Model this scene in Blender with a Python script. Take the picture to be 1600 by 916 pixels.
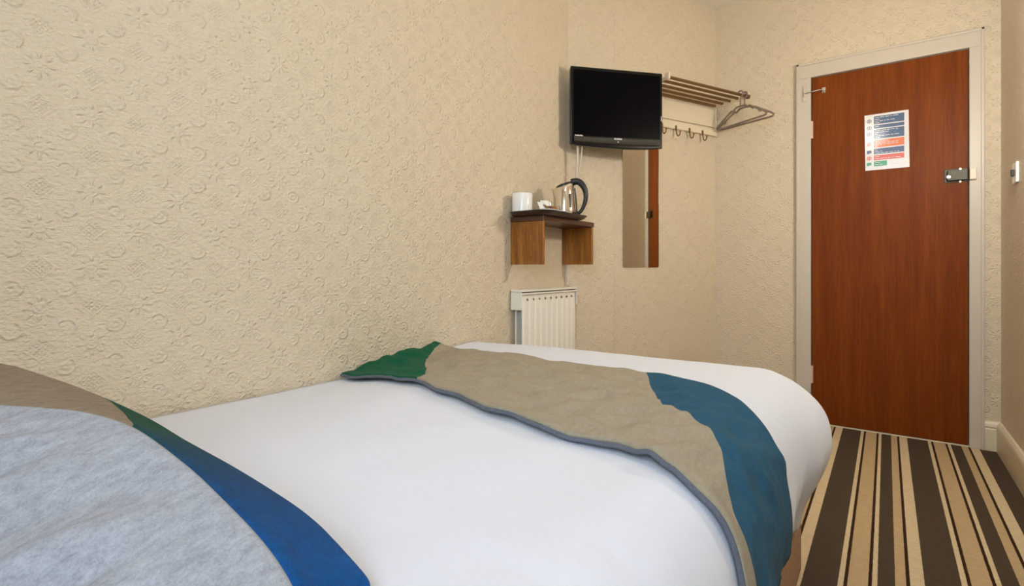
import bpy, bmesh, math, random
from mathutils import Vector, Matrix, noise
random.seed(7)
for o in list(bpy.data.objects): bpy.data.objects.remove(o)
S = bpy.context.scene
COL = S.collection
PI = math.pi

# ------------------------------------------------------------------ camera
cd = bpy.data.cameras.new('camera'); cam = bpy.data.objects.new('camera', cd); COL.objects.link(cam)
cam.location = (0, 0, .884); cam.rotation_euler = (PI/2, 0, math.radians(36))
cd.sensor_width = 36; cd.lens = 805/1600*36; cd.shift_y = -38/1600; cd.clip_start = .02
S.camera = cam

# ------------------------------------------------------------------ light
S.view_settings.view_transform = 'Standard'; S.view_settings.look = 'None'
S.view_settings.gamma = 1; S.view_settings.use_curve_mapping = False
S.view_settings.exposure = 0.1
W = bpy.data.worlds.new('daylight'); S.world = W; W.use_nodes = True
W.node_tree.nodes['Background'].inputs[0].default_value = (.55, .75, 1, 1)
W.node_tree.nodes['Background'].inputs[1].default_value = 2.0
def area(name, loc, target, sx, sy, power, col):
    l = bpy.data.lights.new(name, 'AREA'); l.shape = 'RECTANGLE'; l.size = sx; l.size_y = sy
    l.energy = power; l.color = col
    o = bpy.data.objects.new(name, l); COL.objects.link(o); o.location = loc
    o.rotation_euler = (Vector(target)-Vector(loc)).to_track_quat('-Z', 'Y').to_euler(); return o
def point(name, loc, r, power, col):
    l = bpy.data.lights.new(name, 'POINT'); l.shadow_soft_size = r; l.energy = power; l.color = col
    o = bpy.data.objects.new(name, l); COL.objects.link(o); o.location = loc; return o
wl_ = area('window_daylight', (.04, -.56, 1.5), (-1.2, 1.7, .85), .72, 1.0, 11, (.64, .81, 1)); wl_.data.spread = math.radians(115)
point('ceiling_lamp_light', (-.12, .62, 2.17), .10, 9, (1, .94, .86))
point('side_lamp_light', (.38, 2.28, 1.62), .05, 25, (1, .95, .87))

# ------------------------------------------------------------------ node helpers
class NT:
    def __init__(s, name):
        s.m = bpy.data.materials.new(name); s.m.use_nodes = True; s.t = s.m.node_tree
        s.b = s.t.nodes['Principled BSDF']
    def n(s, typ, **kw):
        nd = s.t.nodes.new(typ)
        for k, v in kw.items(): setattr(nd, k, v)
        return nd
    def put(s, sock, v):
        if isinstance(v, bpy.types.NodeSocket): s.t.links.new(v, sock)
        else: sock.default_value = v[:3] if sock.type == 'VECTOR' and isinstance(v, tuple) else v
    def math(s, op, a, b=0.0, c=0.0):
        nd = s.n('ShaderNodeMath', operation=op)
        s.put(nd.inputs[0], a); s.put(nd.inputs[1], b); s.put(nd.inputs[2], c); return nd.outputs[0]
    def mix(s, f, a, b):
        nd = s.n('ShaderNodeMix', data_type='RGBA')
        s.put(nd.inputs[0], f); s.put(nd.inputs[6], a); s.put(nd.inputs[7], b); return nd.outputs[2]
    def obj(s): return s.n('ShaderNodeTexCoord').outputs['Object']
    def xyz(s, v):
        nd = s.n('ShaderNodeSeparateXYZ'); s.put(nd.inputs[0], v); return nd.outputs
    def scale(s, v, sc):
        nd = s.n('ShaderNodeMapping'); s.put(nd.inputs[0], v); nd.inputs['Scale'].default_value = sc; return nd.outputs[0]
    def noise(s, v, sc, det=3, rough=.5):
        nd = s.n('ShaderNodeTexNoise'); s.put(nd.inputs['Vector'], v); nd.inputs['Scale'].default_value = sc
        nd.inputs['Detail'].default_value = det; nd.inputs['Roughness'].default_value = rough; return nd.outputs[0]
    def ramp(s, f, stops, interp='LINEAR'):
        nd = s.n('ShaderNodeValToRGB'); s.put(nd.inputs[0], f); r = nd.color_ramp; r.interpolation = interp
        while len(r.elements) < len(stops): r.elements.new(0.5)
        for e, (p, c) in zip(r.elements, stops): e.position = p; e.color = (*c, 1) if len(c) == 3 else c
        return nd.outputs[0]
    def attr(s, name): return s.n('ShaderNodeAttribute', attribute_name=name).outputs['Fac']
    def bump(s, h, strength, dist):
        nd = s.n('ShaderNodeBump'); nd.inputs['Strength'].default_value = strength; nd.inputs['Distance'].default_value = dist
        s.put(nd.inputs['Height'], h); s.put(s.b.inputs['Normal'], nd.outputs[0])
    def base(s, c, rough=.6, metal=0.0):
        s.put(s.b.inputs['Base Color'], (*c, 1) if isinstance(c, tuple) else c)
        s.put(s.b.inputs['Roughness'], rough); s.b.inputs['Metallic'].default_value = metal; return s
def srgb(r, g, b):
    f = lambda v: v/12.92 if v <= .04045 else ((v+.055)/1.055)**2.4
    return (f(r/255), f(g/255), f(b/255))
def plain(name, c, rough=.5, metal=0.0, sc=40, var=.06, bump=0.0, coat=0.0):
    m = NT(name); n = m.noise(m.obj(), sc, 3)
    k = m.math('MULTIPLY_ADD', n, 2*var, 1-var)
    vm = m.n('ShaderNodeVectorMath', operation='SCALE'); vm.inputs[0].default_value = c; m.put(vm.inputs[3], k)
    m.base(vm.outputs[0], rough, metal)
    if bump: m.bump(n, bump, .002)
    if coat: m.b.inputs['Coat Weight'].default_value = coat; m.b.inputs['Coat Roughness'].default_value = .08
    return m.m

def wallpaper():
    m = NT('embossed_wallpaper'); P = m.obj(); x, y, z = m.xyz(P)
    u = m.math('MULTIPLY', x, 1/.166); v = m.math('MULTIPLY', z, 1/.161)
    def cell(du, dv):                      # centred fractional coordinates of one motif lattice
        a = m.math('SUBTRACT', m.math('FRACT', m.math('ADD', u, du)), .5)
        b = m.math('SUBTRACT', m.math('FRACT', m.math('ADD', v, dv)), .5)
        r = m.math('SQRT', m.math('ADD', m.math('MULTIPLY', a, a), m.math('MULTIPLY', b, b)))
        return a, b, r, m.math('ARCTAN2', b, a)
    def ring(r, r0, w):                    # soft ridge at radius r0
        d = m.math('DIVIDE', m.math('SUBTRACT', r, r0), w)
        return m.math('POWER', 2.718, m.math('MULTIPLY', m.math('MULTIPLY', d, d), -1.0))
    tot = None
    def add(h, k):
        nonlocal tot
        h = m.math('MULTIPLY', h, k); tot = h if tot is None else m.math('ADD', tot, h)
    for du, dv in ((0, 0), (.5, .5)):      # eight-petalled flower
        a, b, r, th = cell(du, dv)
        pet = m.math('MAXIMUM', m.math('COSINE', m.math('MULTIPLY', th, 8.0)), 0.0)
        add(m.math('MULTIPLY', ring(r, .12, .035), pet), 1.0); add(ring(r, 0, .035), .9); add(ring(r, .055, .014), .5)
    for du, dv in ((.5, 0), (0, .5)):      # diamond of beads
        a, b, r, th = cell(du, dv)
        d = m.math('MULTIPLY', m.math('COSINE', m.math('MULTIPLY', a, 2*PI/.055)), m.math('COSINE', m.math('MULTIPLY', b, 2*PI/.055)))
        l1 = m.math('ADD', m.math('ABSOLUTE', a), m.math('ABSOLUTE', b))
        mk = m.math('LESS_THAN', l1, .12)
        add(m.math('MULTIPLY', m.math('MAXIMUM', d, 0.0), mk), .55)
        add(ring(l1, .155, .016), .3)
    for du, dv in ((.25, .25), (.75, .25), (.25, .75), (.75, .75)):   # scrolls
        a, b, r, th = cell(du, dv)
        sg = 1.0 if (du+dv) % 1 == .5 else -1.0
        op = m.math('GREATER_THAN', m.math('COSINE', m.math('ADD', th, sg*.8)), -.35)
        add(m.math('MULTIPLY', ring(r, .095, .02), op), .9); add(ring(r, .035, .02), .5)
    fine = m.noise(P, 60, 4, .6); add(m.noise(m.scale(P, (1, 1, 1.7)), 75, 3, .6), 2.3); add(fine, .6)
    broad = m.noise(P, 14, 3, .5); add(broad, .5)
    col = m.mix(broad, (*srgb(220, 204, 176), 1), (*srgb(227, 212, 186), 1))
    m.base(col, .42); m.b.inputs['Specular IOR Level'].default_value = .35
    m.bump(tot, .75, .0038); return m.m

def wood(name, c1, c2, c3, axis='Z', sc=1.0, rough=.3, coat=.3):
    m = NT(name); P = m.obj()
    st = {'Z': (9*sc, 9*sc, .55*sc), 'X': (.55*sc, 9*sc, 9*sc)}[axis]
    v = m.scale(P, st); n1 = m.noise(v, 2.2, 6, .62); 
    v2 = m.scale(P, tuple(t*6 for t in st)); n2 = m.noise(v2, 3, 3, .5)
    f = m.math('MULTIPLY_ADD', n2, .35, m.math('MULTIPLY', n1, .72))
    col = m.ramp(f, [(.30, c1), (.52, c2), (.72, c3)])
    m.base(col, rough); m.bump(n2, .06, .002); m.b.inputs['Coat Weight'].default_value = coat; m.b.inputs['Coat Roughness'].default_value = .25
    return m.m

def carpet():
    m = NT('striped_carpet'); P = m.obj(); x, y, z = m.xyz(P)
    wob = m.math('MULTIPLY_ADD', m.noise(P, 35, 2), .0012, m.math('MULTIPLY', m.noise(P, 260, 2), .004))
    u = m.math('FRACT', m.math('MULTIPLY', m.math('ADD', m.math('ADD', x, .196-.0042), wob), 1/.2816))
    D, L, T = srgb(86, 72, 58), srgb(226, 204, 164), srgb(204, 176, 134)
    K = srgb(62, 42, 26)
    seq = [(0, D), (.295, L), (.34, K), (.375, T), (.541, K), (.571, L), (.616, D), (.759, T), (.848, K), (.88, L)]
    col = m.ramp(u, seq, 'CONSTANT')
    f = m.noise(P, 420, 3, .7); g = m.noise(P, 50, 3, .6)
    k = m.math('MULTIPLY_ADD', f, .9, m.math('MULTIPLY_ADD', g, .35, .38))
    vm = m.n('ShaderNodeVectorMath', operation='SCALE'); m.put(vm.inputs[0], col); m.put(vm.inputs[3], k)
    m.base(vm.outputs[0], .95); m.b.inputs['Specular IOR Level'].default_value = .1
    m.bump(m.math('ADD', f, g), .8, .004); return m.m

def fabric(name, colsock=None, col=None, sc=900, var=.35, bump=.5, speck=0.5, rough=.9, sheen=.03):
    m = NT(name); P = m.obj()
    n1 = m.noise(P, sc, 2, .7); n2 = m.noise(m.scale(P, (1, .45, 1)), sc*.25, 4, .7)
    c = colsock(m) if colsock else (*col, 1)
    k = m.math('ADD', m.math('MULTIPLY_ADD', n1, var, 1-var*.5), m.math('MULTIPLY_ADD', n2, var*speck*2, -var*speck))
    vm = m.n('ShaderNodeVectorMath', operation='SCALE'); m.put(vm.inputs[0], c); m.put(vm.inputs[3], k)
    m.base(vm.outputs[0], rough); m.b.inputs['Sheen Weight'].default_value = sheen; m.b.inputs['Specular IOR Level'].default_value = .15
    m.bump(m.math('ADD', n1, n2), bump, .0012); return m.m

def linen():
    m = NT('white_cotton'); P = m.obj()
    n = m.noise(m.scale(P, (1, 1.6, 1)), 7, 3, .45); f = m.noise(P, 700, 2)
    m.base(srgb(228, 231, 240), .85); m.b.inputs['Specular IOR Level'].default_value = .12
    m.b.inputs['Sheen Weight'].default_value = .15
    m.bump(m.math('MULTIPLY_ADD', f, .04, n), .5, .012); return m.m

GREEN, TAUPE, BLUE = srgb(20, 92, 62), srgb(164, 153, 132), srgb(42, 86, 110)
def runner_cols(m):
    g = m.math('GREATER_THAN', m.attr('green_side'), 0.0); b = m.math('GREATER_THAN', m.attr('blue_side'), 0.0)
    return m.mix(b, m.mix(g, (*TAUPE, 1), (*GREEN, 1)), (*BLUE, 1))
def cushion_cols(m):
    front = m.math('GREATER_THAN', m.attr('front_side'), 0.0)
    band = m.math('GREATER_THAN', m.attr('band_side'), 0.0)
    bc = m.ramp(m.attr('along'), [(.42, srgb(16, 72, 48)), (.49, srgb(18, 66, 84)), (.60, srgb(14, 66, 116)), (.85, srgb(6, 84, 156))])
    return m.mix(front, (*srgb(162, 163, 168), 1), m.mix(band, (*srgb(140, 124, 104), 1), bc))

M = {}
M['paper'] = wallpaper()
M['ceiling'] = plain('ceiling_paint', srgb(232, 226, 212), .8)
M['gloss'] = plain('cream_gloss_paint', srgb(206, 195, 178), .4, sc=20, var=.03, bump=.15)
M['gloss2'] = plain('cream_skirting_paint', srgb(226, 214, 186), .35, sc=20, var=.03, bump=.15)
M['door'] = wood('stained_door_veneer', srgb(98, 44, 2), srgb(118, 55, 4), srgb(134, 67, 9), 'Z', 1, .5, 0)
M['shelfwood'] = wood('walnut_shelf_laminate', srgb(84, 44, 10), srgb(140, 84, 24), srgb(180, 118, 44), 'Z', 3.2, .38, .2)
M['darkwood'] = wood('dark_shelf_edge', srgb(54, 30, 16), srgb(78, 46, 26), srgb(92, 56, 32), 'X', 3, .35, .2)
M['carpet'] = carpet()
M['linen'] = linen()
M['door'].node_tree.nodes['Principled BSDF'].inputs['Specular IOR Level'].default_value = .14
M['runner'] = fabric('runner_fabric', runner_cols, var=.42, sc=420)
M['pipe'] = fabric('grey_blue_piping', col=srgb(104, 108, 118), sc=500, var=.5)
M['cushion'] = fabric('cushion_fabric', cushion_cols, sc=430, var=.62, speck=.8, bump=.8)
M['seam'] = fabric('cushion_seam', col=srgb(150, 148, 142), sc=500, var=.4)
M['divan'] = fabric('brown_divan_fabric', col=srgb(176, 140, 106), sc=260, var=.7)
M['mattress'] = fabric('mattress_ticking', col=srgb(205, 203, 198), sc=300, var=.2)
M['black'] = plain('black_gloss_plastic', (.004, .004, .005), .2, sc=30)
M['black'].node_tree.nodes['Principled BSDF'].inputs['Specular IOR Level'].default_value = .25
M['blackm'] = plain('black_plastic', (.012, .012, .013), .35, sc=60)
M['screen'] = plain('dark_screen_glass', (.0015, .0015, .0025), .28, sc=10)
M['screen'].node_tree.nodes['Principled BSDF'].inputs['Specular IOR Level'].default_value = .05
M['bar'] = plain('smoked_speaker_bar', (.02, .02, .018), .25, sc=30, coat=.4)
M['mark'] = plain('silver_lettering', (.75, .75, .75), .4, sc=30)
M['chrome'] = plain('brushed_steel', (.62, .58, .52), .22, 1.0, sc=60)
M['rod'] = plain('bronzed_steel_rod', srgb(132, 104, 66), .35, .7, sc=60)
M['kettle'] = plain('polished_kettle_steel', (.78, .74, .68), .1, 1.0, sc=30, var=.02)
M['white'] = plain('white_enamel', srgb(238, 232, 218), .3, sc=30, var=.02)
M['rad'] = plain('radiator_enamel', srgb(238, 234, 222), .35, sc=30, var=.02)
M['board'] = plain('cream_board', srgb(232, 218, 190), .4, sc=30, var=.03)
M['mug'] = plain('white_china', srgb(244, 243, 240), .15, sc=30, var=.01)
M['tray'] = plain('dark_brown_tray', srgb(50, 32, 26), .35, sc=50, var=.1)
M['hanger'] = plain('grey_plastic', srgb(140, 122, 110), .4, sc=50, var=.08)
M['cable'] = plain('off_white_cable', srgb(214, 204, 186), .5, sc=50)
M['brass'] = plain('dark_bronze_latch', srgb(62, 56, 40), .45, .35, sc=80, var=.3)
M['pink'] = plain('painted_hinge', srgb(222, 196, 176), .35, sc=50)
M['foil'] = plain('gold_foil', srgb(170, 120, 60), .3, .6, sc=80, var=.3)
M['brown'] = plain('brown_wrapper', srgb(90, 52, 30), .4, sc=80, var=.3)
M['inkblue'] = plain('printed_blue', srgb(64, 88, 124), .25, sc=90, var=.15, coat=.6)
M['inkorange'] = plain('printed_orange', srgb(222, 112, 48), .25, sc=90, var=.1, coat=.6)
M['inkred'] = plain('printed_red', srgb(214, 96, 76), .25, sc=90, var=.1, coat=.6)
M['inkgreen'] = plain('printed_green', srgb(70, 158, 112), .25, sc=90, var=.1, coat=.6)
M['inkgrey'] = plain('printed_grey', srgb(120, 116, 124), .25, sc=90, var=.1, coat=.6)
pm = NT('laminated_paper'); pm.base(srgb(226, 222, 220), .22); pm.b.inputs['Coat Weight'].default_value = .8; pm.b.inputs['Coat Roughness'].default_value = .12
pm.bump(pm.noise(pm.scale(pm.obj(), (1, 1, 2.5)), 22, 3), .5, .004); M['sheet'] = pm.m
mm = NT('mirror_silver'); mm.base((.86, .85, .80), .02, 1.0); M['mirror'] = mm.m
gm = NT('window_glass'); gm.base((1, 1, 1), .02); gm.b.inputs['Transmission Weight'].default_value = 1; M['glass'] = gm.m

# ------------------------------------------------------------------ mesh helpers
def bx(bm, a, b, mi=0, mat=None):
    a, b = Vector(a), Vector(b)
    r = bmesh.ops.create_cube(bm, size=1)
    vs = r['verts']
    for v in vs:
        v.co = Vector([(a[i]+b[i])/2+v.co[i]*(b[i]-a[i]) for i in range(3)])
        if mat: v.co = mat @ v.co
    for f in {f for v in vs for f in v.link_faces}: f.material_index = mi
    return vs
def cyl(bm, p, q, r, seg=16, r2=None, mi=0):
    p, q = Vector(p), Vector(q); d = q-p
    mt = Matrix.Translation((p+q)/2) @ d.to_track_quat('Z', 'Y').to_matrix().to_4x4()
    res = bmesh.ops.create_cone(bm, cap_ends=True, segments=seg, radius1=r, radius2=r if r2 is None else r2, depth=d.length, matrix=mt)
    for f in {f for v in res['verts'] for f in v.link_faces}: f.material_index = mi
def tube(bm, pts, r, seg=10, closed=False):
    pts = [Vector(p) for p in pts]; n = len(pts); rings = []
    up = Vector((0, 0, 1)); prev = None
    for i, p in enumerate(pts):
        if closed: t = pts[(i+1) % n]-pts[i-1]
        else: t = pts[min(i+1, n-1)]-pts[max(i-1, 0)]
        t.normalize()
        if prev is None: a = t.cross(up) if abs(t.dot(up)) < .95 else t.cross(Vector((1, 0, 0)))
        else: a = prev-t*prev.dot(t)
        a.normalize(); prev = a; b = t.cross(a); rr = r[i] if isinstance(r, (list, tuple)) else r
        rings.append([bm.verts.new(p+a*math.cos(k*2*PI/seg)*rr+b*math.sin(k*2*PI/seg)*rr) for k in range(seg)])
    for i in range(n if closed else n-1):
        A, B = rings[i], rings[(i+1) % n]
        for k in range(seg): bm.faces.new((A[k], A[(k+1) % seg], B[(k+1) % seg], B[k]))
    if not closed: bm.faces.new(rings[0][::-1]); bm.faces.new(rings[-1])
def lathe(bm, prof, c, seg=32, sx=1, sy=1, mi=0):
    rings = []
    for r, z in prof:
        rings.append([bm.verts.new((c[0]+max(r, 1e-5)*sx*math.cos(k*2*PI/seg), c[1]+max(r, 1e-5)*sy*math.sin(k*2*PI/seg), c[2]+z)) for k in range(seg)])
    for A, B in zip(rings, rings[1:]):
        for k in range(seg):
            f = bm.faces.new((A[k], A[(k+1) % seg], B[(k+1) % seg], B[k])); f.material_index = mi
    bm.faces.new(rings[0][::-1]).material_index = mi; bm.faces.new(rings[-1]).material_index = mi
def spline(pts, n):
    P = [Vector(p) for p in pts]; out = []
    P = [2*P[0]-P[1]]+P+[2*P[-1]-P[-2]]; m = len(P)-3
    for i in range(n):
        t = i/(n-1)*m; k = min(int(t), m-1); f = t-k; a, b, c, d = P[k:k+4]
        out.append(.5*((2*b)+(c-a)*f+(2*a-5*b+4*c-d)*f*f+(3*b-a-3*c+d)*f**3))
    return out
def mesh(name, bm, mats, parent=None, smooth=False, bevel=0, bseg=2, loc=None, rot=None, angle=40):
    bmesh.ops.recalc_face_normals(bm, faces=bm.faces[:])
    me = bpy.data.meshes.new(name); bm.to_mesh(me); bm.free()
    for m in (mats if isinstance(mats, list) else [mats]): me.materials.append(M[m])
    o = bpy.data.objects.new(name, me); COL.objects.link(o)
    if smooth:
        for p in me.polygons: p.use_smooth = True
        if angle:
            me.set_sharp_from_angle(angle=math.radians(angle))
    if bevel:
        md = o.modifiers.new('bevel', 'BEVEL'); md.width = bevel; md.segments = bseg; md.limit_method = 'ANGLE'; md.angle_limit = .6
    if parent: o.parent = parent
    if loc: o.location = loc
    if rot is not None: o.rotation_euler = (0, 0, rot)
    return o
def B(): return bmesh.new()
def thing(name, loc, label, cat, rot=0, group=None):
    o = bpy.data.objects.new(name, None); o.empty_display_size = .05; COL.objects.link(o)
    o.location = loc; o.rotation_euler = (0, 0, rot); return tag(o, label, cat, group)
def tag(o, label, cat, group=None):
    o['label'] = label; o['category'] = cat
    if group: o['group'] = group
    return o
def struct(o): o['kind'] = 'structure'; return o

# ------------------------------------------------------------------ room shell
XA, YD, XR, YB, ZC = -1.36, 3.40, .448, -.62, 2.53
CX = -.877                                   # corner between the splayed wall and the door wall
SA = math.radians(25.2)                      # the splayed wall turns in by this much
LB = (CX-XA)/math.sin(SA)                    # its length
YC = YD-LB*math.cos(SA)                      # where it leaves the long left wall
bm = B(); bx(bm, (XA-.1, YB-.1, -.1), (XR+.1, YD+.1, 0)); struct(mesh('floor', bm, 'carpet'))
bm = B(); bx(bm, (XA-.1, YB-.1, ZC), (XR+.1, YD+.1, ZC+.1)); struct(mesh('ceiling', bm, 'ceiling'))
# walls are built with their length along local X so the paper pattern follows them
def wall(name, p, ang, length, boxes=None):
    bm = B()
    for x0, x1, z0, z1 in (boxes or [(0, length, 0, ZC)]): bx(bm, (x0, 0, z0), (x1, .1, z1))
    return struct(mesh(name, bm, 'paper', loc=p, rot=ang))
wall('wall_left', (XA, YB-.1, 0), PI/2, YC-YB+.1)
SJ = LB-.8197                                # upright joint between two drops of paper
bm = B(); bx(bm, (0, .003, 0), (LB+.04, .1, ZC)); bx(bm, (0, 0, 0), (SJ-.0007, .003, ZC)); bx(bm, (SJ+.0007, 0, 0), (LB+.04, .003, ZC))
struct(mesh('wall_splayed', bm, 'paper', loc=(XA, YC, 0), rot=PI/2-SA))
DX0, DX1, DZ = -.344, .327, 1.972            # door leaf
wall('wall_far', (CX-.1, YD, 0), 0, 0, [(0, DX0-.02-CX+.1, 0, ZC), (DX1+.02-CX+.1, XR-CX+.2, 0, ZC), (DX0-.02-CX+.1, DX1+.02-CX+.1, DZ+.02, ZC)])
wall('wall_right', (XR, YD+.1, 0), -PI/2, YD-YB+.2)
WX0, WX1, WZ0, WZ1 = -.36, .42, .95, 2.05
wall('wall_back', (XR, YB, 0), PI, 0, [(-.1, XR-WX1, 0, ZC), (XR-WX0, XR-XA+.1, 0, ZC), (XR-WX1, XR-WX0, 0, WZ0), (XR-WX1, XR-WX0, WZ1, ZC)])
bm = B()
for a, b in (((WX0, YB-.08, WZ0), (WX0+.05, YB-.03, WZ1)), ((WX1-.05, YB-.08, WZ0), (WX1, YB-.03, WZ1)), ((WX0+.05, YB-.08, WZ0), (WX1-.05, YB-.03, WZ0+.05)),
             ((WX0+.05, YB-.08, WZ1-.05), (WX1-.05, YB-.03, WZ1)), ((.01, YB-.08, WZ0+.05), (.05, YB-.03, WZ1-.05))): bx(bm, a, b)
wf = struct(mesh('window_1', bm, 'gloss', bevel=.004))
bm = B(); bx(bm, (WX0+.05, YB-.058, WZ0+.05), (.01, YB-.054, WZ1-.05)); bx(bm, (.05, YB-.058, WZ0+.05), (WX1-.05, YB-.054, WZ1-.05)); mesh('pane', bm, 'glass', wf)
# wallpaper joint on the splayed wall: a thin raised seam
# skirting
def skirt(name, p, ang, length):
    prof = [(0, 0), (-.018, 0), (-.018, .104), (-.015, .110), (-.019, .118), (-.016, .130), (-.008, .141), (0, .143)]
    bm = B(); rs = [[bm.verts.new((x, y, z)) for y, z in prof] for x in (0, length)]
    for i in range(len(prof)):
        j = (i+1) % len(prof); bm.faces.new((rs[0][i], rs[0][j], rs[1][j], rs[1][i]))
    bm.faces.new(rs[0]); bm.faces.new(rs[1][::-1])
    return struct(mesh(name, bm, 'gloss2', loc=p, rot=ang))
skirt('baseboard_right', (XR, YD-.019, 0), -PI/2, YD-YB-.03)
skirt('baseboard_far', (DX1+.056, YD, 0), 0, XR-DX1-.057)
skirt('baseboard_door', (CX+.01, YD, 0), 0, DX0-.072-CX-.01)
skirt('baseboard_left', (XA, YB+.02, 0), PI/2, YC-YB-.03)
skirt('baseboard_splayed', (XA+.008, YC+.018, 0), PI/2-SA, LB-.04)
# door frame: moulded architrave
bm = B()
def arch(x0, x1, z0, z1):
    bx(bm, (x0, YD-.02, z0), (x1, YD+.005, z1))
arch(DX0-.07, DX0-.004, 0, DZ+.004); arch(DX1+.004, DX1+.057, 0, DZ+.004); arch(DX0-.07, DX1+.057, DZ+.004, DZ+.082)
bx(bm, (DX0-.078, YD-.026, 0), (DX0-.062, YD, DZ+.09)); bx(bm, (DX1+.047, YD-.026, 0), (DX1+.06, YD, DZ+.09)); bx(bm, (DX0-.078, YD-.026, DZ+.076), (DX1+.06, YD, DZ+.09))
bx(bm, (DX0-.02, YD+.005, 0), (DX0-.004, YD+.1, DZ+.02)); bx(bm, (DX1+.004, YD+.005, 0), (DX1+.02, YD+.1, DZ+.02)); bx(bm, (DX0-.02, YD+.005, DZ+.004), (DX1+.02, YD+.1, DZ+.02))
bx(bm, (DX0-.006, YD+.036, 0), (DX0+.012, YD+.06, DZ+.004)); bx(bm, (DX1-.012, YD+.036, 0), (DX1+.006, YD+.06, DZ+.004)); bx(bm, (DX0+.012, YD+.036, DZ-.012), (DX1-.012, YD+.06, DZ+.006))
struct(mesh('trim_1', bm, 'gloss', bevel=.003))
bm = B(); bx(bm, (DX0-.004, YD-.012, 0), (DX1+.004, YD+.1, .007)); bx(bm, (DX0-.004, YD+.037, .007), (DX1+.004, YD+.06, .02)); struct(mesh('trim_2', bm, 'gloss2', bevel=.002))
# door
bm = B(); bx(bm, (DX0, YD-.008, .009), (DX1, YD+.034, DZ)); door = struct(mesh('door_1', bm, 'door', bevel=.0015))
yd = YD-.008
for z in (1.677, .28):
    bm = B(); bx(bm, (DX0-.008, yd-.004, z-.05), (DX0+.006, yd+.001, z+.05))
    cyl(bm, (DX0-.002, yd-.006, z-.05), (DX0-.002, yd-.006, z+.05), .0055, 12); mesh('hinge', bm, 'pink', door, bevel=.001)
bm = B()   # surface latch: plate, raised case, thumb knob, screws
bx(bm, (.236, yd-.004, 1.316), (DX1, yd, 1.384)); bx(bm, (.248, yd-.022, 1.324), (DX1-.002, yd-.004, 1.376))
latch = mesh('door_latch', bm, 'brass', door, bevel=.004, bseg=3)
bm = B(); cyl(bm, (.252, yd-.03, 1.342), (.252, yd-.02, 1.342), .0075, 16); cyl(bm, (.298, yd-.006, 1.382), (.298, yd-.002, 1.382), .004, 10)
cyl(bm, (.298, yd-.006, 1.318), (.298, yd-.002, 1.318), .004, 10); mesh('latch_knob', bm, 'chrome', latch, smooth=True)
bm = B(); bx(bm, (DX1+.004, YD-.036, 1.322), (DX1+.03, YD-.02, 1.378)); mesh('latch_keep', bm, 'board', door, bevel=.003)
bm = B(); bx(bm, (-.389, YD-.026, 1.838), (-.368, YD-.02, 1.932)); bx(bm, (-.384, YD-.034, 1.868), (-.373, YD-.026, 1.9))
cl = mesh('closer_plate', bm, 'gloss', door, bevel=.003)
bm = B(); tube(bm, spline([(-.378, YD-.034, 1.884), (-.33, YD-.036, 1.889), (-.285, YD-.03, 1.893)], 8), .0035)
cyl(bm, (-.285, yd-.024, 1.893), (-.285, yd, 1.893), .010, 16); bx(bm, (-.295, yd-.006, 1.878), (-.277, yd, 1.908)); mesh('closer_chain', bm, 'chrome', cl, bevel=.001)

# ------------------------------------------------------------------ bed
bed = thing('divan_bed', (-.78, .76, 0), 'double divan bed with a brown woven base along the left wall', 'bed')
def rel(o, par):
    o.parent = par; o.matrix_parent_inverse = Matrix.Translation(-Vector(par.location)) @ Matrix() if par.rotation_euler.z == 0 else par.matrix_basis.inverted(); return o
bm = B(); bx(bm, (-1.335, -.22, .0), (-.2, 1.713, .33)); rel(mesh('divan_base', bm, 'divan', bevel=.012, bseg=3), bed)
bm = B(); bx(bm, (-1.335, -.22, .331), (-.215, 1.69, .535)); rel(mesh('mattress', bm, 'mattress', bevel=.035, bseg=5), bed)

X1, Y1 = -.30, 1.572
PROF = [(0, .600), (.03, .598), (.055, .592), (.10, .567), (.132, .525), (.148, .475), (.153, .42), (.142, .36), (.120, .31), (.104, .255)]
PS = spline([(a, b, 0) for a, b in PROF], 60)
ARC = [0.0]
for a, b in zip(PS, PS[1:]): ARC.append(ARC[-1]+(b-a).length)
TL = ARC[-1]
def prof(t):
    t = max(0, min(TL-1e-6, t))
    for i in range(len(ARC)-1):
        if ARC[i+1] >= t:
            f = (t-ARC[i])/(ARC[i+1]-ARC[i]); p = PS[i].lerp(PS[i+1], f); return p.x, p.y
def sst(a, b, x): x = max(0, min(1, (x-a)/(b-a))); return x*x*(3-2*x)
def topz(x, y):
    zw = .545+.047*sst(.95, 1.6, y); zc = .580+.021*sst(.5, 1.3, y)
    z = zw+(zc-zw)*sst(-1.36, -.85, x)
    z += .006*noise.noise(Vector((x*3.1, y*2.3, 0)))+.0025*noise.noise(Vector((x*9, y*5, 3)))
    return z
def ringpt(cx, cy, nx, ny, t, s):
    h, z = prof(t); k = t/TL
    corner = 4*nx*ny*nx*ny if ny > 0 and nx > 0 else 0
    fl = 1+.20*sst(1.22, 1.572, cy)*(nx > 0.01)+.10*corner
    h *= 1+(fl-1)*sst(.15, .5, k)*(1-sst(.58, .9, k))
    h += (.007*math.sin(s*17+1.2)+.004*math.sin(s*41))*sst(.35, .9, k)
    dz = (topz(cx, cy)-.600)*(1-sst(.2, 1, k))
    z += dz-(.065*sst(1.3, 1.572, cy)+.01*corner)*sst(.55, 1, k)
    return Vector((cx+nx*h, cy+ny*h, z))
def duvet_pt(a, y):        # a: distance across the bed along the cloth, straight side only
    if a <= X1: return Vector((a, y, topz(a, y)))
    return ringpt(X1, y, 1, 0, a-X1, y)
bm = B(); NX, NY, NT_ = 56, 92, 34
xs = [-1.352+(X1+1.352)*i/NX for i in range(NX+1)]; ys = [-.24+(Y1+.24)*j/NY for j in range(NY+1)]
G = [[bm.verts.new((x, y, topz(x, y))) for y in ys] for x in xs]
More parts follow.
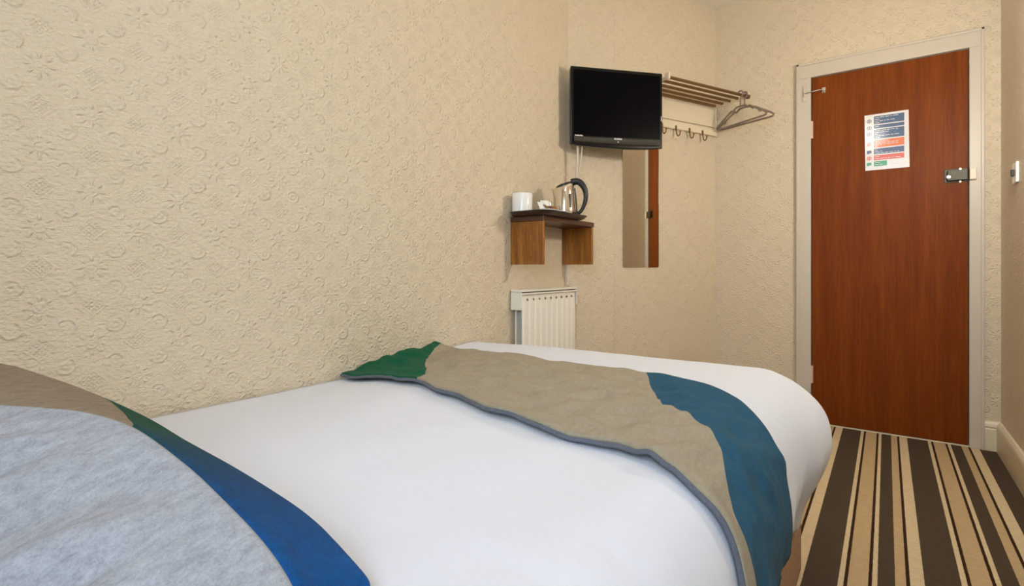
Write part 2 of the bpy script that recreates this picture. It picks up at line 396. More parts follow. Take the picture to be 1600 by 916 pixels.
for i in range(NX):
    for j in range(NY): bm.faces.new((G[i][j], G[i+1][j], G[i+1][j+1], G[i][j+1]))
path = [(X1, ys[j], 1, 0, G[NX][j]) for j in range(NY+1)]
for k in range(1, 16): path.append((X1, Y1, math.cos(k/16*PI/2), math.sin(k/16*PI/2), G[NX][NY]))
path += [(xs[i], Y1, 0, 1, G[i][NY]) for i in range(NX, -1, -1)]
prev = None; s = ys[0]; lp = None
for cx, cy, nx, ny, v0 in path:
    q = Vector((cx+.12*nx, cy+.12*ny)); s += (q-lp).length if lp else 0; lp = q
    col = [v0]+[bm.verts.new(ringpt(cx, cy, nx, ny, TL*t/NT_, s)) for t in range(1, NT_+1)]
    if prev:
        for t in range(NT_):
            vs = [prev[t], col[t], col[t+1], prev[t+1]]; u = []
            for v in vs:
                if v not in u: u.append(v)
            if len(u) >= 3: bm.faces.new(u)
    prev = col
side = [[G[0][j]] + [bm.verts.new((-1.354, ys[j], topz(-1.352, ys[j])-.03*k)) for k in range(1, 6)] for j in range(NY+1)]
for j in range(NY):
    for k in range(5): bm.faces.new((side[j][k], side[j+1][k], side[j+1][k+1], side[j][k+1]))
duvet = mesh('duvet', bm, 'linen', smooth=True, angle=0)
tag(duvet, 'plain white duvet spread over the whole bed, hanging at the foot', 'duvet')
md = duvet.modifiers.new('thick', 'SOLIDIFY'); md.thickness = .009; md.offset = -1

# ------------------------------------------------------------------ bed runner
def interp(tab, x):
    if x <= tab[0][0]: return tab[0][1]
    for (a, b), (c, d) in zip(tab, tab[1:]):
        if x <= c: return b+(d-b)*(x-a)/(c-a)
    return tab[-1][1]
AE = X1+TL+.012
NEAR_ = [(-1.35, .965), (-1.15, .955), (-.94, .905), (-.72, .84), (-.52, .785), (-.42, .775), (-.33, .768), (-.24, .745), (-.15, .718), (-.05, .70), (AE, .695)]
FAR_ = [(-1.35, 1.40), (-1.1, 1.34), (-.86, 1.285), (-.49, 1.245), (-.33, 1.195), (-.24, 1.13), (-.15, 1.065), (-.03, 1.045), (AE, 1.13)]
NEAR = [(p.x, p.y) for p in spline([(a, b, 0) for a, b in NEAR_], 120)]; FAR = [(p.x, p.y) for p in spline([(a, b, 0) for a, b in FAR_], 120)]
def sdline(pts, p):        # signed distance to a polyline, positive on its left
    best = 9; sg = 1
    for a, b in zip(pts, pts[1:]):
        a, b = Vector(a), Vector(b); d = b-a; t = max(0, min(1, (p-a).dot(d)/d.dot(d))); q = a+d*t; l = (p-q).length
        if l < best-1e-7: best = l; sg = 1 if d.x*(p-a).y-d.y*(p-a).x > 0 else -1
    return best*sg
GL = [(p.x, p.y) for p in spline([(-.93, .80, 0), (-.965, .93, 0), (-1.03, 1.02, 0), (-1.14, 1.12, 0), (-1.25, 1.25, 0), (-1.31, 1.36, 0), (-1.33, 1.5, 0)], 24)]
BL = [(p.x, p.y) for p in spline([(-.56, 1.36, 0), (-.487, 1.243, 0), (-.43, 1.13, 0), (-.36, 1.02, 0), (-.29, .965, 0), (-.225, .89, 0), (-.185, .80, 0), (-.12, .750, 0), (.0, .735, 0), (.12, .73, 0)], 40)]
NA, NV = 190, 64
bm = B(); gs = bm.verts.layers.float.new('green_side'); bs = bm.verts.layers.float.new('blue_side'); R = []
def run_pt(a, v, lift=.012):
    y0, y1 = interp(NEAR, a), interp(FAR, a)
    y0 += .004*math.sin(a*31); y = y0+(y1-y0)*v
    p = duvet_pt(min(a, AE-.012), y); e = .004
    n = (duvet_pt(a+e, y)-duvet_pt(a-e, y)).cross(duvet_pt(min(a, AE-.02), y+e)-duvet_pt(min(a, AE-.02), y-e))
    n = n.normalized() if n.length > 1e-9 else Vector((1, 0, 0))
    if n.z < -.3: n = -n
    wr = noise.noise(Vector((a*7+2, y*11, 1.3)))*.006+noise.noise(Vector((a*17, y*26+a*9, 5)))*.005-abs(noise.noise(Vector((a*11+y*8, y*15-a*6, 9))))*.016*sst(.02, .15, v)*(1-sst(.85, .98, v))+.005
    fold = .007*math.exp(-((y-1.16+.25*(a+.75))/.02)**2)*sst(-1.0, -.8, a)*(1-sst(-.72, -.5, a))
    fold += .008*math.exp(-((a+.12-.5*(y-1.1))/.018)**2)+.006*math.exp(-((a-.02-.3*(y-1.0))/.02)**2)
    end = sst(-1.22, -1.33, a) if a < -1.22 else 0
    wall_ = .022*sst(-1.2, -1.33, a)*1 if False else .022*(1-sst(-1.34, -1.22, a))*(sst(.08, .3, v)*(1-sst(.6, .9, v))+.6*sst(.72, .85, v)*(1-sst(.92, 1, v)))
    ks = 1-.5*sst(-.25, -.1, a); p = p+n*(lift*ks+wr*ks+fold*(.55 if a > -.25 else 1))+Vector((0, 0, wall_))
    if a > AE-.012: p.z -= a-(AE-.012)
    p.x = max(p.x, -1.352)
    return p, y
for i in range(NA+1):
    a = -1.345+(AE+1.345)*i/NA; row = []
    for j in range(NV+1):
        p, y = run_pt(a, j/NV); v = bm.verts.new(p)
        v[gs] = sdline(GL, Vector((a, y))); v[bs] = -sdline(BL, Vector((a, y))); v[bs] = -v[bs]; row.append(v)
    R.append(row)
for i in range(NA):
    for j in range(NV): bm.faces.new((R[i][j], R[i+1][j], R[i+1][j+1], R[i][j+1]))
runner = mesh('bed_runner', bm, 'runner', smooth=True, angle=0)
tag(runner, 'taupe bed runner with green and teal ends laid across the white duvet', 'bed runner')
md = runner.modifiers.new('thick', 'SOLIDIFY'); md.thickness = .009; md.offset = 0
bm = B(); tube(bm, [run_pt(-1.345+(AE+1.345)*i/200, -.006, .009)[0] for i in range(201)], .0042, 8)
pp = mesh('piping', bm, 'pipe', runner, smooth=True); pp['label'] = 'grey-blue piping'

# ------------------------------------------------------------------ cushion
OL = [(-1.282, .116, .745), (-1.09, .176, .74), (-.968, .205, .73), (-.838, .226, .719), (-.729, .249, .70), (-.665, .268, .678), (-.588, .285, .66), (-.502, .294, .645), (-.451, .296, .635), (-.417, .299, .62), (-.388, .295, .61), (-.372, .286, .60)]
RL = [(-1.05, .03, .738), (-.86, .095, .736), (-.782, .128, .735), (-.74, .153, .733), (-.692, .178, .73), (-.627, .2, .72), (-.536, .211, .70), (-.461, .212, .685), (-.394, .211, .67), (-.347, .207, .655), (-.333, .204, .64), (-.330, .200, .625)]
NS = 120
O_ = spline(OL, NS); R_ = spline(RL, NS)
rows = []
def off(base, d, zmin=.585): return [Vector((p.x+d[0], p.y+d[1], max(zmin, p.z+d[2]))) for p in base]
def lerprow(A, Bq, f, bulge):
    return [a.lerp(b, f)+Vector((0, 0, bulge*(1-(i/NS)**3))) for i, (a, b) in enumerate(zip(A, Bq))]
rows = [(off(O_, (.0, -.06, -.2), .586), -.6), (off(O_, (.0, .0, -.09), .596), -.3), (off(O_, (0, .012, -.03), .597), -.1), (O_, 0.0), (lerprow(O_, R_, .33, .004), .33), (lerprow(O_, R_, .66, .004), .66), (R_, 1.0),
        (off(R_, (-.012, -.035, -.008)), 1.3), (off(R_, (-.03, -.09, -.022)), 1.6), (off(R_, (-.045, -.15, -.05)), 2.0), (off(R_, (-.055, -.21, -.10)), 2.4), (off(R_, (-.055, -.22, -.15), .586), 2.8)]
NVV = 70; bm = B(); l_f = bm.verts.layers.float.new('front_side'); l_b = bm.verts.layers.float.new('band_side'); l_a = bm.verts.layers.float.new('along')
grid = []
tt = [r[1] for r in rows]
for i in range(NS):
    cs = spline([r[0][i] for r in rows], NVV); row = []
    for j, p in enumerate(cs):
        f = j/(NVV-1)*(len(rows)-1); k = min(int(f), len(rows)-2); v = tt[k]+(tt[k+1]-tt[k])*(f-k); s_ = i/(NS-1)
        # puckers running in from the seam on the near face
        if v > 1.05:
            w = sst(1.1, 1.6, v); p = p+Vector((0, 0, 1))*(w*((.003+.009*sst(1.25, 2, v))*math.sin(s_*62+v*1.2+3*noise.noise(Vector((s_*7, v*.8, 1))))+.016*noise.noise(Vector((s_*10, v*1.6, 2)))+.005*abs(noise.noise(Vector((s_*26, v*2, 7))))))
        vert = bm.verts.new(p); row.append(vert)
        vert[l_f] = 1.0-v; vert[l_a] = s_; vert[l_b] = (s_-(.268+.185*max(0, min(1, v))**.8))
    grid.append(row)
for i in range(NS-1):
    for j in range(NVV-1): bm.faces.new((grid[i][j], grid[i+1][j], grid[i+1][j+1], grid[i][j+1]))
for i in range(NS-1): bm.faces.new((grid[i][0], grid[i][NVV-1], grid[i+1][NVV-1], grid[i+1][0]))
for e in (0, NS-1):
    c = sum((v.co for v in grid[e]), Vector())/NVV; c.x += -.03 if e == 0 else .008; cv = bm.verts.new(c)
    cv[l_f] = 1 if e else -1; cv[l_b] = 1 if e else -1; cv[l_a] = e/(NS-1)
    for j in range(NVV): bm.faces.new((grid[e][j], grid[e][(j+1) % NVV], cv))
cush = mesh('cushion', bm, 'cushion', smooth=True, angle=0)
tag(cush, 'plump grey cushion with a blue and green edge, at the head of the bed', 'cushion')
bm = B(); tube(bm, [p+Vector((0, 0, -.001)) for p in R_], .0012, 8); mesh('seam', bm, 'seam', cush, smooth=True)

# ------------------------------------------------------------------ radiator
rad = thing('radiator', (XA, 2.11, .19), 'cream panel radiator under the wooden wall shelf', 'radiator')
Y0, Y2, XF = 1.858, 2.360, XA+.062
bm = B(); n = 200; loop = []
for i in range(n+1):
    y = Y0+.012+(Y2-Y0-.024)*i/n; ph = (i/n*10) % 1
    d = .007*(sst(.06, .2, ph)*(1-sst(.8, .94, ph)))
    loop.append((XF-.007+d, y))
zs = [(.192, 0), (.215, 0), (.235, 1), (.735, 1), (.752, 0), (.768, 0)]
rw = [[bm.verts.new((XF-.007+(x-XF+.007)*k, y, z)) for x, y in loop] for z, k in zs]
for A, Bq in zip(rw, rw[1:]):
    for i in range(n): bm.faces.new((A[i], A[i+1], Bq[i+1], Bq[i]))
bk = [[bm.verts.new((XF-.016, y, z)) for x, y in loop] for z in (zs[0][0], zs[-1][0])]
for i in range(n): bm.faces.new((bk[0][i], bk[1][i], bk[1][i+1], bk[0][i+1])); bm.faces.new((rw[-1][i], rw[-1][i+1], bk[1][i+1], bk[1][i])); bm.faces.new((rw[0][i], bk[0][i], bk[0][i+1], rw[0][i+1]))
rel(mesh('front_panel', bm, 'rad', smooth=True, angle=50), rad)
bm = B(); bx(bm, (XA+.004, Y0-.002, .779), (XF+.002, Y2+.002, .79)); bx(bm, (XF-.010, Y0-.002, .766), (XF+.002, Y2+.002, .775))
rel(mesh('top_grille', bm, 'rad', bevel=.004, bseg=3), rad)
for k in range(9):
    y = Y0+.05+k*(Y2-Y0-.1)/8
    bm = B(); cyl(bm, (XF-.006, y, .744), (XF-.001, y, .744), .006, 12); rel(mesh('vent_hole', bm, 'hanger', bevel=.001), rad)
for y in (Y0-.002, Y2-.004):
    bm = B(); bx(bm, (XA+.004, y, .70), (XF+.001, y+.006, .7785)); rel(mesh('side_cover', bm, 'rad', bevel=.002), rad)
bm = B(); bx(bm, (XA+.002, Y0+.16, .25), (XA+.03, Y0+.19, .68)); bx(bm, (XA+.002, Y2-.09, .25), (XA+.03, Y2-.06, .68)); bx(bm, (XA+.012, Y0+.02, .22), (XA+.02, Y2-.02, .74)); rel(mesh('rear_panel', bm, 'rad'), rad)
bm = B(); cyl(bm, (XA+.03, Y0+.02, .0), (XA+.03, Y0+.02, .24), .0075); rel(mesh('pipe', bm, 'rad'), rad)
bm = B(); cyl(bm, (XA+.03, Y2-.02, .0), (XA+.03, Y2-.02, .24), .0075); rel(mesh('pipe', bm, 'rad'), rad)

# ------------------------------------------------------------------ wall shelf
sh = thing('wall_shelf', (XA, 2.085, .902), 'small walnut-effect wall shelf shaped like a bridge, above the radiator', 'shelf')
XS = -1.1876; t_ = .016
bm = B(); bx(bm, (XA+.001, 1.857, 1.091), (XS+.004, 2.328, 1.114)); rel(mesh('shelf_board', bm, 'darkwood', bevel=.002), sh)
bm = B(); bx(bm, (XA+.001, 1.859, .902), (XS, 1.859+t_, 1.0905)); rel(mesh('side_panel', bm, 'shelfwood', bevel=.0015), sh)
bm = B(); bx(bm, (XA+.001, 2.311, .905), (XS, 2.311+t_, 1.0905)); rel(mesh('side_panel', bm, 'shelfwood', bevel=.0015), sh)

# ------------------------------------------------------------------ tray and tea things
ZT = 1.1145
def rrect(cx, cy, hx, hy, r, n=8):
    out = []
    for sx, sy, a0 in ((1, 1, 0), (-1, 1, 90), (-1, -1, 180), (1, -1, 270)):
        for k in range(n+1):
            a = math.radians(a0+90*k/n); out.append((cx+sx*(hx-r)+r*math.cos(a), cy+sy*(hy-r)+r*math.sin(a)))
    return out
bm = B(); rings = []
TX, TY = -1.243, 2.005
for dx, z in ((-.022, 0), (-.012, .002), (.0, .012), (.006, .016), (.003, .0175), (-.003, .014), (-.014, .0045)):
    rings.append([bm.verts.new((x, y, ZT+z)) for x, y in rrect(TX, TY, .108+dx, .20+dx, .07+dx)])
for A, Bq in zip(rings, rings[1:]):
    for k in range(len(A)): bm.faces.new((A[k], A[(k+1) % len(A)], Bq[(k+1) % len(A)], Bq[k]))
bm.faces.new(rings[0][::-1]); bm.faces.new(rings[-1])
tag(mesh('tray', bm, 'tray', smooth=True, angle=60), 'dark brown oblong tray overhanging the wall shelf', 'tray')
ZI = ZT+.005
mug = thing('mug', (-1.300, 1.866, ZI), 'straight white china cup at the near end of the tray', 'cup')
bm = B(); lathe(bm, [(.036, 0), (.043, .003), (.0445, .02), (.0455, .093), (.0445, .095), (.0425, .093), (.0415, .012), (.03, .008), (0, .008)], (0, 0, 0), 40); mesh('body', bm, 'mug', mug, smooth=True)
bm = B(); tube(bm, spline([(-.028, .034, .07), (-.045, .056, .065), (-.05, .06, .045), (-.042, .05, .025), (-.028, .034, .02)], 14), .0045, 10); mesh('handle', bm, 'mug', mug, smooth=True)
# kettle: the handle points to the right as seen from the bed
kt = thing('kettle', (-1.218, 2.095, ZI), 'polished steel kettle with a black handle, on the tray', 'kettle', rot=math.radians(33))
bm = B(); lathe(bm, [(.056, 0), (.060, .004), (.060, .014), (.052, .018)], (0, 0, 0), 40); mesh('base', bm, 'blackm', kt, smooth=True)
bm = B(); bm2 = None
prof_k = [(.050, .018), (.0545, .021), (.0545, .032), (.0525, .06), (.050, .09), (.047, .12), (.0435, .146), (.041, .150)]
seg = 48; rings = []
for r, z in prof_k:
    ring = []
    for k in range(seg):
        a = k*2*PI/seg; x, y = math.cos(a)*r, math.sin(a)*r
        lift = .0 if z < .14 else .012*(x/r)
        sp = max(0, -math.cos(a))**14*.016*sst(.085, .15, z)
        ring.append(bm.verts.new((x-sp, y, z+lift)))
    rings.append(ring)
for A, Bq in zip(rings, rings[1:]):
    for k in range(seg): bm.faces.new((A[k], A[(k+1) % seg], Bq[(k+1) % seg], Bq[k]))
bm.faces.new(rings[0][::-1]); bm.faces.new(rings[-1]); mesh('body', bm, 'kettle', kt, smooth=True, angle=60)
bm = B(); lathe(bm, [(.0405, 0), (.041, .006), (.036, .012), (.012, .015), (0, .016)], (0, 0, .149), 36)
for v in bm.verts: v.co.z += .012*(v.co.x/.041)
mesh('lid', bm, 'blackm', kt, smooth=True)
bm = B()
hp = spline([(.030, 0, .168), (.060, 0, .172), (.082, 0, .156), (.096, 0, .128), (.098, 0, .090), (.088, 0, .055), (.073, 0, .030), (.055, 0, .024)], 30)
tube(bm, hp, [.0165-.0085*sst(0, .9, i/29) for i in range(30)], 12); tube(bm, [(.046, 0, .14), (.052, 0, .09), (.056, 0, .03)], .005, 8)
mesh('handle', bm, 'blackm', kt, smooth=True)
bm = B(); bx(bm, (-.004, -.0555, .045), (.004, -.0515, .11), mat=Matrix.Rotation(math.radians(28), 4, 'Z')); mesh('water_gauge', bm, 'blackm', kt, bevel=.0015)
# glass behind
gl = B(); lathe(gl, [(.022, 0), (.026, .004), (.029, .085), (.0275, .085), (.0245, .006), (0, .006)], (0, 0, 0), 32)
tag(mesh('tumbler', gl, 'glass', smooth=True, loc=(-1.315, 2.125, ZI)), 'clear glass tumbler tucked behind the kettle spout', 'glass')
# sachets and milk pots
def sachet(x, y, w, l, rot, tilt, mat, label, z=.0):
    bm = B(); N = 8; top = []; bot = []
    for i in range(N+1):
        ra, rb = [], []
        for j in range(N+1):
            a, b = i/N*2-1, j/N*2-1; h = .005*max(0, (1-a*a)*(1-b*b))**.5
            ra.append(bm.verts.new((a*w/2, b*l/2, h+.0012))); rb.append(bm.verts.new((a*w/2, b*l/2, -h*.4)))
        top.append(ra); bot.append(rb)
    for g in (top, bot):
        for i in range(N):
            for j in range(N): bm.faces.new((g[i][j], g[i+1][j], g[i+1][j+1], g[i][j+1]))
    for i in range(N):
        for q in (0, N): bm.faces.new((top[i][q], top[i+1][q], bot[i+1][q], bot[i][q])); bm.faces.new((top[q][i], top[q][i+1], bot[q][i+1], bot[q][i]))
    o = mesh('sachet', bm, mat, smooth=True); o.rotation_euler = (tilt, 0, rot); o.location = (x, y, ZI+.003+z+abs(math.sin(tilt))*l/2)
    tag(o, label, 'sachet', 'sachets on the tray'); return o
bm = B(); lathe(bm, [(.030, 0), (.034, .003), (.040, .026), (.041, .028), (.038, .026), (.031, .006), (0, .005)], (0, 0, 0), 36, 1, 1.5)
tag(mesh('dish', bm, 'mug', smooth=True, loc=(-1.222, 1.962, ZI)), 'low white oval dish holding the sachets on the tray', 'dish')
sachet(-1.230, 1.922, .036, .056, 1.2, 1.0, 'mug', 'white paper sachet in the dish at the end by the cup', .010)
sachet(-1.212, 1.940, .032, .052, 1.9, .8, 'foil', 'gold foil sachet in the dish between two white ones', .008)
sachet(-1.238, 1.958, .038, .062, .9, 1.15, 'mug', 'tallest white paper sachet in the middle of the dish', .012)
sachet(-1.208, 1.968, .032, .050, 1.4, .7, 'brown', 'dark brown sachet at the front of the dish', .010)
sachet(-1.232, 1.995, .036, .056, 1.8, 1.0, 'mug', 'white paper sachet leaning at the kettle end of the dish', .010)
sachet(-1.212, 2.002, .032, .050, 1.2, .8, 'foil', 'gold foil sachet at the kettle end of the dish', .010)
def pot(x, y, label, z=0.0):
    bm = B(); lathe(bm, [(.011, 0), (.0125, .002), (.016, .017), (.0185, .018), (.0185, .0195), (0, .0205)], (0, 0, 0), 24)
    tag(mesh('milk_pot', bm, 'mug', smooth=True, loc=(x, y, ZI+z)), label, 'milk pot', 'milk pots on the tray')
pot(-1.160, 2.030, 'little white milk pot nearest the kettle base')
pot(-1.158, 1.945, 'little white milk pot at the front edge of the tray, below the dish')
pot(-1.165, 1.90, 'little white milk pot closest to the white cup')

# ------------------------------------------------------------------ television
tvL, tvR = Vector((-1.289, 2.278)), Vector((-.952, 2.657)); d = (tvR-tvL); tw = d.length; ang = math.atan2(d.y, d.x)
tv = thing('television', (*((tvL+tvR)/2), 1.509), 'black flat television on a bracket in the wall corner', 'television', rot=ang)
th = .402; hw = tw/2
bm = B()   # housing with a gently bowed lower edge
out = []
for k in range(25):
    x = -hw+2*hw*k/24; out.append((x, -.006+.012*(abs(x)/hw)**2.2))
out += [(hw, th), (-hw, th)]
fr = [bm.verts.new((x, 0, z)) for x, z in out]; bkv = [bm.verts.new((x*.97, .045, z*.97+.005)) for x, z in out]
bm.faces.new(fr); bm.faces.new(bkv[::-1])
for i in range(len(out)): j = (i+1) % len(out); bm.faces.new((fr[i], bkv[i], bkv[j], fr[j]))
mesh('housing', bm, 'black', tv, bevel=.005, bseg=3)
bm = B(); bx(bm, (-hw+.016, -.0015, .052), (hw-.016, .002, th-.017)); mesh('screen', bm, 'screen', tv)
bm = B(); n = 20; a_ = []; b_ = []
for k in range(n+1):
    x = (-hw+.016)+(2*hw-.032)*k/n; zz = .011+.006*(abs(x)/hw)**2
    a_.append([bm.verts.new((x, -.001, zz)), bm.verts.new((x, -.007, zz+.006)), bm.verts.new((x, -.006, zz+.02)), bm.verts.new((x, -.001, .046))])
for p, q in zip(a_, a_[1:]):
    for k in range(3): bm.faces.new((p[k], q[k], q[k+1], p[k+1]))
mesh('speaker_bar', bm, 'bar', tv, smooth=True)
bm = B()
x = -.021   # four bold letters of the maker's mark
L = {'B': [(0, 0, 1, 5), (1, 0, 1.7, 1), (1, 2, 1.7, 3), (1, 4, 1.7, 5), (1.7, .5, 2.6, 2.4), (1.7, 2.7, 2.6, 4.5)], 'U': [(0, 0, 1, 5), (1, 0, 2, 1), (2, 0, 3, 5)],
     'S': [(0, 0, 3, 1), (2, 1, 3, 2), (0, 2, 3, 3), (0, 3, 1, 4), (0, 4, 3, 5)], 'H': [(0, 0, 1, 5), (1, 2, 2, 3), (2, 0, 3, 5)]}
for ch in 'BUSH':
    for a0, b0, a1, b1 in L[ch]: bx(bm, (x+a0*.0028, -.0085, .037+b0*.0017), (x+a1*.0028, -.0055, .037+b1*.0017))
    x += .0108
mesh('maker_lettering', bm, 'mark', tv)['label'] = 'silver lettering'; bm = B()
for k in range(9):
    hh = .0055 if k % 3 else .0075; bx(bm, (-hw+.022+k*.0048, -.0035, .047), (-hw+.022+k*.0048+.0033, -.001, .047+hh))
mesh('corner_lettering', bm, 'mark', tv); bm = B()
cyl(bm, (0, -.009, .026), (0, -.006, .026), .0028, 12)
mesh('power_light', bm, 'mark', tv, smooth=True)
bm = B(); bx(bm, (hw-.009, -.002, .15), (hw-.006, .001, .175)); mesh('side_mark', bm, 'mark', tv)
bm = B(); bx(bm, (-.06, .045, .10), (.06, .06, .25))
Rm = Matrix.Rotation(-ang, 3, 'Z'); SB = LB-.20        # plate screwed to the splayed wall behind the screen
bp = Vector((CX-math.sin(SA)*SB, YD-math.cos(SA)*SB, 1.62)); nb = Vector((math.cos(SA), -math.sin(SA), 0)); q0 = Rm @ (bp+nb*.012-Vector(tv.location)); q1 = Rm @ (bp+nb*.001-Vector(tv.location))
cyl(bm, q1, q0, .045, 24); cyl(bm, (0, .058, q0.z), q0, .014)
mesh('wall_bracket', bm, 'blackm', tv, bevel=.002)
# cables
bm = B(); tube(bm, spline([(-1.283, 2.34, 1.52), (-1.288, 2.345, 1.44), (-1.292, 2.345, 1.34), (-1.30, 2.34, 1.24), (-1.33, 2.335, 1.13), (-1.345, 2.345, 1.0), (-1.345, 2.345, .92), (-1.343, 2.34, .80)], 50), .0065, 10)
tube(bm, spline([(-1.262, 2.35, 1.52), (-1.270, 2.35, 1.44), (-1.285, 2.345, 1.34), (-1.310, 2.34, 1.24), (-1.335, 2.335, 1.12)], 30), .0035, 8)
tag(mesh('power_cable', bm, 'cable', smooth=True), 'off-white cables dropping from the television behind the shelf', 'cable')

# ------------------------------------------------------------------ things on the splayed wall (local x along it from the far corner back, y out into the room)
def spl(p, s, z):     # p out of the wall, s back from the corner
    return Vector((CX-math.sin(SA)*s+math.cos(SA)*p, YD-math.cos(SA)*s-math.sin(SA)*p, z))
WR = math.atan2(-math.cos(SA), -math.sin(SA))      # local +x runs back along the wall, local +y out of it
def wthing(name, s, z, label, cat): return thing(name, spl(0, s, z), label, cat, rot=WR)
mir = wthing('wall_mirror', .62, .892, 'tall frameless mirror on the splayed wall reflecting the door', 'mirror')
s0, s1 = .490, .765
mir.rotation_euler.z += .0075
bm = B(); ringF = rrect((s0+s1)/2-.62, .43, (s1-s0)/2, .43, .008, 4)
f1 = [bm.verts.new((x, .006, z)) for x, z in ringF]; f2 = [bm.verts.new((x, .001, z)) for x, z in ringF]
bm.faces.new(f1); bm.faces.new(f2[::-1])
for i in range(len(f1)): j = (i+1) % len(f1); bm.faces.new((f1[i], f2[i], f2[j], f1[j]))
mesh('mirror_glass', bm, 'mirror', mir)
# coat rack
rk = wthing('coat_rack', 0, 1.70, 'wall coat rack with a slatted metal hat shelf and hooks, beside the television', 'coat rack')
RL_ = .66; z_ = 1.905-1.70
for k, p in enumerate((.238, .186, .130, .075, .022)):
    bm = B(); cyl(bm, (.03 if k else .02, p, z_), (RL_, p, z_), .0085, 14); mesh('rod', bm, 'rod', rk, smooth=True)
for x in (.018, RL_):
    bm = B(); bx(bm, (x-.006, .001, z_-.19), (x+.006, .022, z_+.014)); bx(bm, (x-.006, .022, z_-.012), (x+.006, .235, z_+.004))
    vs = bx(bm, (x-.006, .225, z_-.014), (x+.006, .255, z_+.022)); mesh('end_bracket', bm, 'board', rk, bevel=.002)
bm = B(); cyl(bm, (.008, .243, z_-.004), (.03, .243, z_-.004), .015, 18); o = mesh('end_cap', bm, 'rod', rk, bevel=.002)
bm = B(); bx(bm, (.024, .001, .075), (RL_-.006, .010, z_-.02)); mesh('back_board', bm, 'board', rk, bevel=.002)
bm = B(); bx(bm, (.024, .001, .018), (RL_-.006, .022, .062)); mesh('hook_rail', bm, 'board', rk, bevel=.003)
for k in range(5):
    x = .143+k*.113; bm = B()
    tube(bm, spline([(x, .024, .03), (x, .027, .0), (x, .032, -.022), (x, .045, -.028), (x, .054, -.018), (x, .056, -.008)], 16), .0035, 8)
    bx(bm, (x-.006, .022, .006), (x+.006, .026, .036)); bmesh.ops.create_icosphere(bm, subdivisions=2, radius=.006, matrix=Matrix.Translation((x, .056, -.006)))
    mesh('coat_hook', bm, 'rod', rk, smooth=True)
# hangers
def hanger(s, skew, label):
    t = thing('coat_hanger', spl(.236, s, 1.741), label, 'hanger', rot=WR+PI/2+skew, group='plastic hangers on the coat rack')
    bm = B()   # local x across the hanger, z up
    up = .163
    tube(bm, spline([(0, 0, .098), (0, 0, .125), (.001, 0, .148), (.014, 0, .16), (.017, 0, .174), (.008, 0, .186), (-.008, 0, .187), (-.016, 0, .178)], 24), .0045, 8)
    mesh('hook', bm, 'hanger', t, smooth=True)
    half = [(0, .098), (.03, .097), (.045, .087), (.055, .078), (.064, .086), (.078, .078), (.12, .052), (.165, .026), (.182, .012), (.176, .002), (.155, .0), (.08, .0), (0, .0)]
    loop = [(x, 0, z) for x, z in half]+[(-x, 0, z) for x, z in half[-2:0:-1]]
    bm = B(); tube(bm, loop, .0058, 8, closed=True)
    mesh('frame', bm, 'hanger', t, smooth=True)
    for sg in (-1, 1):
        bm = B(); tube(bm, spline([(sg*.125, 0, .048), (sg*.128, 0, .035), (sg*.14, 0, .030), (sg*.147, 0, .036)], 8), .003, 8); mesh('notch_hook', bm, 'hanger', t, smooth=True)
    return t
hanger(.032, .03, 'grey plastic hanger at the very end of the rack, nearest the door')
hanger(.070, -.09, 'grey plastic hanger just behind the end one, nearer the television')

# ------------------------------------------------------------------ poster on the door
po = thing('fire_notice', (-.002, yd-.001, 1.415), 'laminated notice with blue, orange and green bands, on the brown door', 'notice')
pr = mesh
def pbox(bm, x0, x1, z0, z1, mi, th=.0016): bx(bm, (x0, -th, z0), (x1, -th+.0007, z1), mi)
bm = B(); N = 14; gA = []; gB = []
for i in range(N+1):
    ra, rb = [], []
    for j in range(N+1):
        x = -.094+.19*i/N-.003*(1-j/N)*0; z = .300*j/N; w = .0009*noise.noise(Vector((x*25, z*22, 0)))
        ra.append(bm.verts.new((x+.004*(1-j/N), -.0011+w*.3, z))); rb.append(bm.verts.new((x+.004*(1-j/N), .0, z)))
    gA.append(ra); gB.append(rb)
for g in (gA, gB):
    for i in range(N):
        for j in range(N): bm.faces.new((g[i][j], g[i+1][j], g[i+1][j+1], g[i][j+1]))
for i in range(N):
    for q in (0, N): bm.faces.new((gA[i][q], gA[i+1][q], gB[i+1][q], gB[i][q])); bm.faces.new((gA[q][i], gA[q][i+1], gB[q][i+1], gB[q][i]))
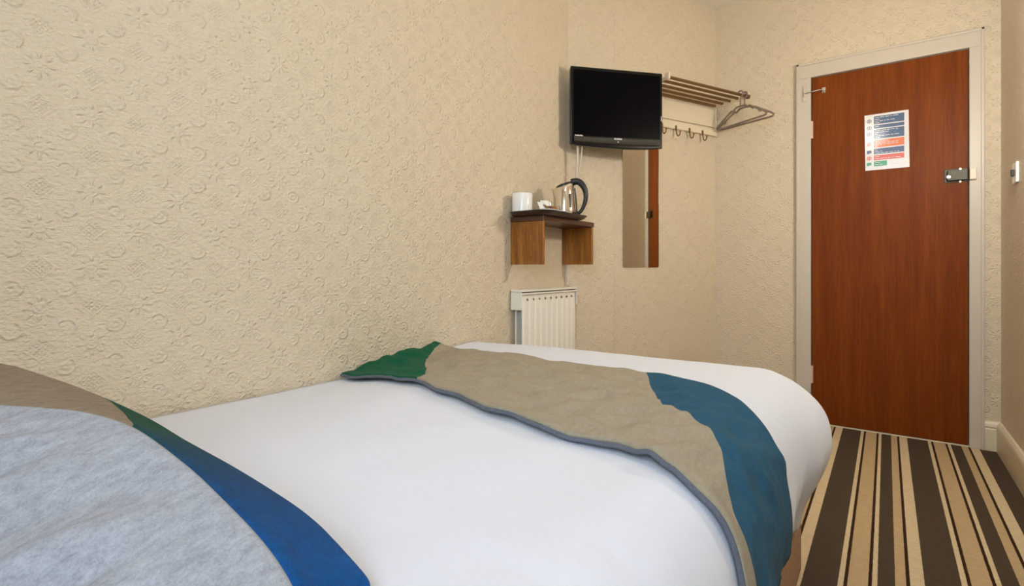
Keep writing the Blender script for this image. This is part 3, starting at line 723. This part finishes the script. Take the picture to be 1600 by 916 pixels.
mesh('sheet', bm, 'sheet', po, smooth=True, angle=50)
bands = [(.245, .288, 0, .002), (.222, .240, 0, 0), (.166, .217, 0, 0), (.120, .160, 1, 0), (.084, .114, 0, 0), (.052, .078, 2, 0), (.020, .046, 3, 1)]
random.seed(5)
INK = ['inkblue', 'inkorange', 'inkred', 'inkgreen', 'sheet']
for z0, z1, mi, fl in bands:
    bm = B(); xr = .078 if fl != 1 else .005
    pbox(bm, -.052, xr, z0, z1, mi)
    rowsn = max(1, int((z1-z0)/.010))
    for k in range(rowsn):
        zz = z1-.005-k*(z1-z0-.004)/rowsn; x = -.047
        while x < xr-.03:
            w = random.uniform(.008, .022); pbox(bm, x, x+w, zz-.0035, zz-.001, 4, .0023); x += w+.004
            if random.random() < .18: break
    mesh('printed_band', bm, INK, po)
for z, mi in ((.265, 0), (.228, 0), (.195, 0), (.14, 1), (.098, 2), (.065, 1), (.033, 3)):
    bm = B()
    if mi in (0, 1):
        for k in range(20):
            a = k*2*PI/20; a2 = (k+1)*2*PI/20; r = .0105; q = []
            for aa, rr in ((a, r), (a2, r), (a2, r*.65), (a, r*.65)): q.append(bm.verts.new((-.073+rr*math.cos(aa), -.0022, z+rr*math.sin(aa))))
            f = bm.faces.new(q); f.material_index = mi
        pbox(bm, -.076, -.070, z-.005, z+.005, mi, .0022)
    else:
        pbox(bm, -.083, -.0725, z-.009, z+.009, mi, .0022); pbox(bm, -.0725, -.063, z-.006, z+.009, mi, .0022)
    mesh('printed_symbol', bm, ['inkgrey', 'inkred', 'inkblue', 'inkgreen'], po)

# ------------------------------------------------------------------ switch on the right wall
sw = thing('light_switch', (XR, 3.02, 1.29), 'white light switch on the right wall beside the door', 'switch')
bm = B(); bx(bm, (-.010, -.043, -.043), (-.0005, .043, .043)); mesh('plate', bm, 'mug', sw, bevel=.003, bseg=3)
bm = B(); vs = bx(bm, (-.020, -.008, -.014), (-.0105, .010, .014)); mesh('rocker', bm, 'blackm', sw, bevel=.002)
